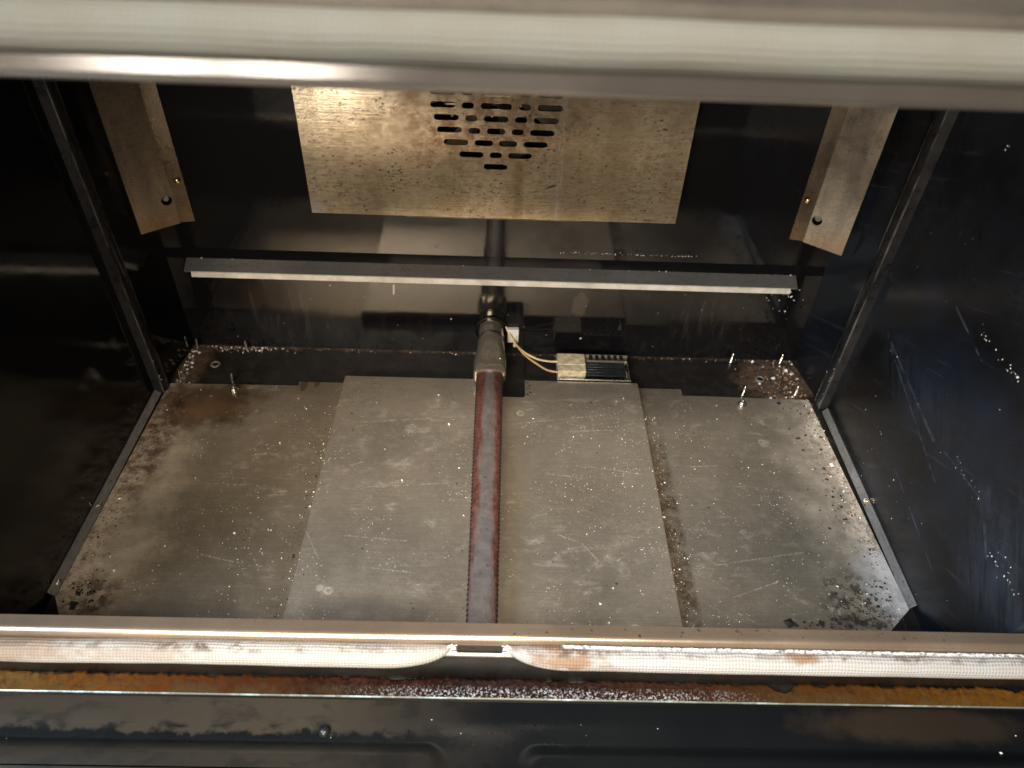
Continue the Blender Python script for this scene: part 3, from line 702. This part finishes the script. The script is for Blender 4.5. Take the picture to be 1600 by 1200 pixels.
sc_ = Vector((.0052, .586, .0355)); rg = []
for k in range(5):
    a = k / 4 * math.pi / 2; rg.append([sc_ + Vector((math.cos(j * math.pi / 6) * .0021 * math.cos(a), math.sin(j * math.pi / 6) * .0021 * math.cos(a), .0015 * math.sin(a) - .0012)) for j in range(12)])
MB().loft(rg).build('neck_screw', 'brass', bur, 0, True)

# ================================================================ igniter
ign = empty('igniter', (.105, .60, .004), 'cream ceramic glow igniter in a small metal tray behind the floor plate', 'igniter')
b = MB().box(.066, .1435, .5805, .6185, .004, .0052)
b.box(.066, .1435, .5795, .5806, .004, .0128)
b.box(.1425, .1435, .5806, .6185, .0052, .0125)
b.build('tray', 'bright', ign, .0002)
b = MB().box(.066, .1435, .6172, .6182, .0052, .0150)
b.build('tray_back', 'flange', ign)
MB().box(.0985, .1422, .6088, .6171, .0120, .0134).build('guard_plate', 'cover', ign)
for k in range(6):
    x = .1015 + k * .0066; MB().box(x, x + .0034, .6085, .6172, .0138, .0150).build('guard_tooth', 'dark', ign)
MB().box(.0985, .1422, .6078, .6086, .0135, .0152).build('guard_bar', 'flange', ign)
MB().box(.0668, .0965, .5985, .6168, .0056, .0170).build('ceramic_block', 'ceramic', ign, .0008)
MB().box(.0668, .0965, .5880, .5980, .0056, .0165).build('ceramic_block', 'ceramic', ign, .0008)
el = MB(); pth = []
for k in range(5):
    y = .589 + k * .0042; el.box(.0965, .1395, y, y + .0032, .0085, .0112)
    if k < 4: xx = .1365 if k % 2 == 0 else .0985; el.box(xx, xx + .003, y + .0032, y + .0042, .0086, .0111)
el.build('heating_element', 'element', ign, .0003)
def cat(p, n=10):
    p = [Vector(q) for q in p]; p = [p[0] * 2 - p[1]] + p + [p[-1] * 2 - p[-2]]; o = []
    for i in range(1, len(p) - 2):
        for k in range(n):
            t_ = k / n; a, b_, c, d = p[i - 1:i + 3]
            o.append(.5 * ((2 * b_) + (c - a) * t_ + (2 * a - 5 * b_ + 4 * c - d) * t_ ** 2 + (3 * b_ - a - 3 * c + d) * t_ ** 3))
    return o + [p[-2]]
MB().tube(cat([(.0105, .633, .0385), (.0165, .626, .0295), (.0275, .6175, .0195), (.043, .6105, .0140), (.056, .608, .0125), (.069, .6075, .0125)]), .0011, 8).build('lead_wire', 'wire1', ign, 0, True)
MB().tube(cat([(.0120, .6325, .0375), (.0185, .6245, .0275), (.031, .613, .0170), (.046, .602, .0122), (.057, .595, .0105), (.069, .5925, .0105)]), .0011, 8).build('lead_wire', 'wire2', ign, 0, True)
MB().box(.0125, .0245, .6290, .6348, .0195, .0372).build('wall_connector', 'white', ign, .0008)
MB().box(.0190, .0222, .6270, .6292, .0150, .0300).build('connector_tab', 'white', ign, .0006)

# ================================================================ crumbs
def hfloor(x, y):
    if -.156 < x < .150 and y < .578: return .0105
    if abs(x) < .338 and y < .569: return .0022
    return 0.
rnd = random.Random(11)
def scatter(name, mat, pts, label):
    v = []; f = []
    for x, y, z, r, ax in pts:
        r *= math.exp(rnd.gauss(-.15, .42))
        b = len(v); rot = rnd.random() * 6.3; ca, sa = math.cos(rot), math.sin(rot)
        sx, sy, sz = [r * rnd.uniform(.6, 1.35) for _ in range(3)]
        for d in ((sx, 0, 0), (0, sy, 0), (-sx, 0, 0), (0, -sy, 0), (sx * .2, sy * .1, sz), (0, 0, -sz)):
            d = (d[0] * ca - d[1] * sa, d[0] * sa + d[1] * ca, d[2])
            if ax == 'x': d = (d[2] * .5, d[0], d[1])
            if ax == 'y': d = (d[0], d[2] * .5, d[1])
            v.append((x + d[0], y + d[1], z + d[2] + (sz * .4 if ax == 'z' else 0)))
        f += [(b, b + 1, b + 4), (b + 1, b + 2, b + 4), (b + 2, b + 3, b + 4), (b + 3, b, b + 4), (b + 1, b, b + 5), (b + 2, b + 1, b + 5), (b + 3, b + 2, b + 5), (b, b + 3, b + 5)]
    mb = MB(); mb.v = v; mb.f = f
    return stuff(mb.build(name, mat), label, 'crumbs')
W, T, D = [], [], []
def fl(L, x, y, r): L.append((x, y, hfloor(x, y), r, 'z'))
G = rnd.gauss; U = rnd.uniform
for _ in range(170): fl(W, U(-.33, .33), U(.27, .565), U(.00025, .00065))
for _ in range(330): fl(W, U(.06, .32), U(.27, .52), U(.00018, .0004))
for _ in range(120): fl(D, U(-.33, .33), U(.27, .565), U(.0003, .0008))
for _ in range(80): fl(W, G(.158, .005), U(.27, .55), U(.0002, .0006)); fl(D, G(.16, .003), U(.27, .5), U(.0003, .0009)); fl(T, G(.159, .0025), U(.27, .52), U(.0003, .0008))
for _ in range(80): fl(W, G(-.163, .005), U(.27, .57), U(.00025, .0006))
for _ in range(60): fl(D, G(-.163, .004), U(.27, .45), U(.0003, .0008))
for _ in range(260): x = U(-.32, .32); y = .6335 - abs(G(0, .0022)); (fl(T, x, y, U(.0003, .0007)) if rnd.random() < .6 else fl(W, x, y, U(.0003, .0006)))
for _ in range(130): x = G(-.275, .022); y = .633 - abs(G(0, .005)); fl(W if rnd.random() < .5 else T, x, y, U(.0004, .001))
for _ in range(110): q = rnd.random(); fl(W if rnd.random() < .5 else T, -.333 + abs(G(0, .005)), .57 + q * .055, U(.0005, .0013))
for _ in range(420): x = .333 - abs(G(0, .022)); y = U(.57, .634); fl(T if rnd.random() < .55 else (D if rnd.random() < .8 else W), x, y, U(.0004, .0013))
for _ in range(240): y = U(.33, .57); x = .3345 - abs(G(0, .009)); fl(W if rnd.random() < .3 else T, x, y, U(.0003, .0009))
for _ in range(130): y = U(.31, .57); x = .333 - abs(G(0, .02)); fl(D, x, y, U(.0004, .0014))
for _ in range(220): y = U(.31, .56); x = -.3345 + abs(G(0, .012)); fl(T if rnd.random() < .5 else (W if rnd.random() < .25 else D), x, y, U(.0003, .0009))
for _ in range(90): x = G(.308, .016); y = G(.325, .013); fl(D if rnd.random() < .82 else W, min(x, .332), y, U(.0004, .0014))
for _ in range(30): fl(D, G(.262, .01), G(.306, .003), U(.0006, .0018))
for _ in range(60): fl(D, G(-.32, .01), G(.322, .012), U(.0005, .0016))
for _ in range(40): fl(W, G(-.215, .02), G(.365, .014), U(.0003, .0006))
for _ in range(26): fl(D, U(.0, .3), U(.2415, .2475), U(.0004, .0009)); D[-1] = (D[-1][0], U(.2415, .2475), .0949, D[-1][3], 'z')
# on the right wall
def wl_(a, b, n, sg, r0, r1):
    for _ in range(n):
        q = rnd.random(); W.append((.3449, a[0] + (b[0] - a[0]) * q + G(0, sg), a[1] + (b[1] - a[1]) * q + G(0, sg), U(r0, r1), 'x'))
wl_((.42, .214), (.36, .216), 26, .0018, .0002, .0008); wl_((.515, .135), (.41, .12), 14, .004, .0002, .0005); wl_((.39, .121), (.326, .131), 16, .004, .0002, .0005)
wl_((.302, .111), (.262, .114), 26, .004, .0002, .0006); wl_((.482, .323), (.48, .320), 3, .001, .0006, .001); wl_((.5, .05), (.3, .03), 22, .02, .0002, .0005); wl_((.55, .2), (.25, .25), 14, .04, .0002, .0005)
# on posts, crease and back wall
for _ in range(45): W.append((.3362, U(.553, .565), abs(G(.01, .03)) + .004, U(.0003, .0008), 'x'))
for _ in range(34): W.append((-.3362, U(.553, .565), abs(G(.006, .018)) + .004, U(.0003, .0008), 'x'))
for _ in range(90): W.append((U(.06, .2), .6325, .1335 + G(0, .0006), U(.0002, .0005), 'y'))
for _ in range(26): W.append((G(.302, .01), .6345, G(.085, .01), U(.0003, .0009), 'y'))
for _ in range(26): W.append((U(-.3, .3), .6345, U(.01, .09), U(.0002, .0006), 'y'))
for _ in range(26): x = U(-.3, .3); (W if rnd.random() < .5 else D).append((x, .6345, .1132, U(.0004, .001), 'z'))
for _ in range(34): W.append((U(-.4, .4), U(.175, .222), .0182 if U(0, 1) else .0182, U(.0003, .0006), 'z'))
scatter('pale_crumbs', 'salt', W, 'tiny pale crumbs scattered over the oven floor and walls')
scatter('tan_crumbs', 'tan', T, 'tan rust and food grit gathered along edges and rear corners')
scatter('burnt_crumbs', 'burnt', D, 'black burnt crumbs sprinkled on the floor plates')
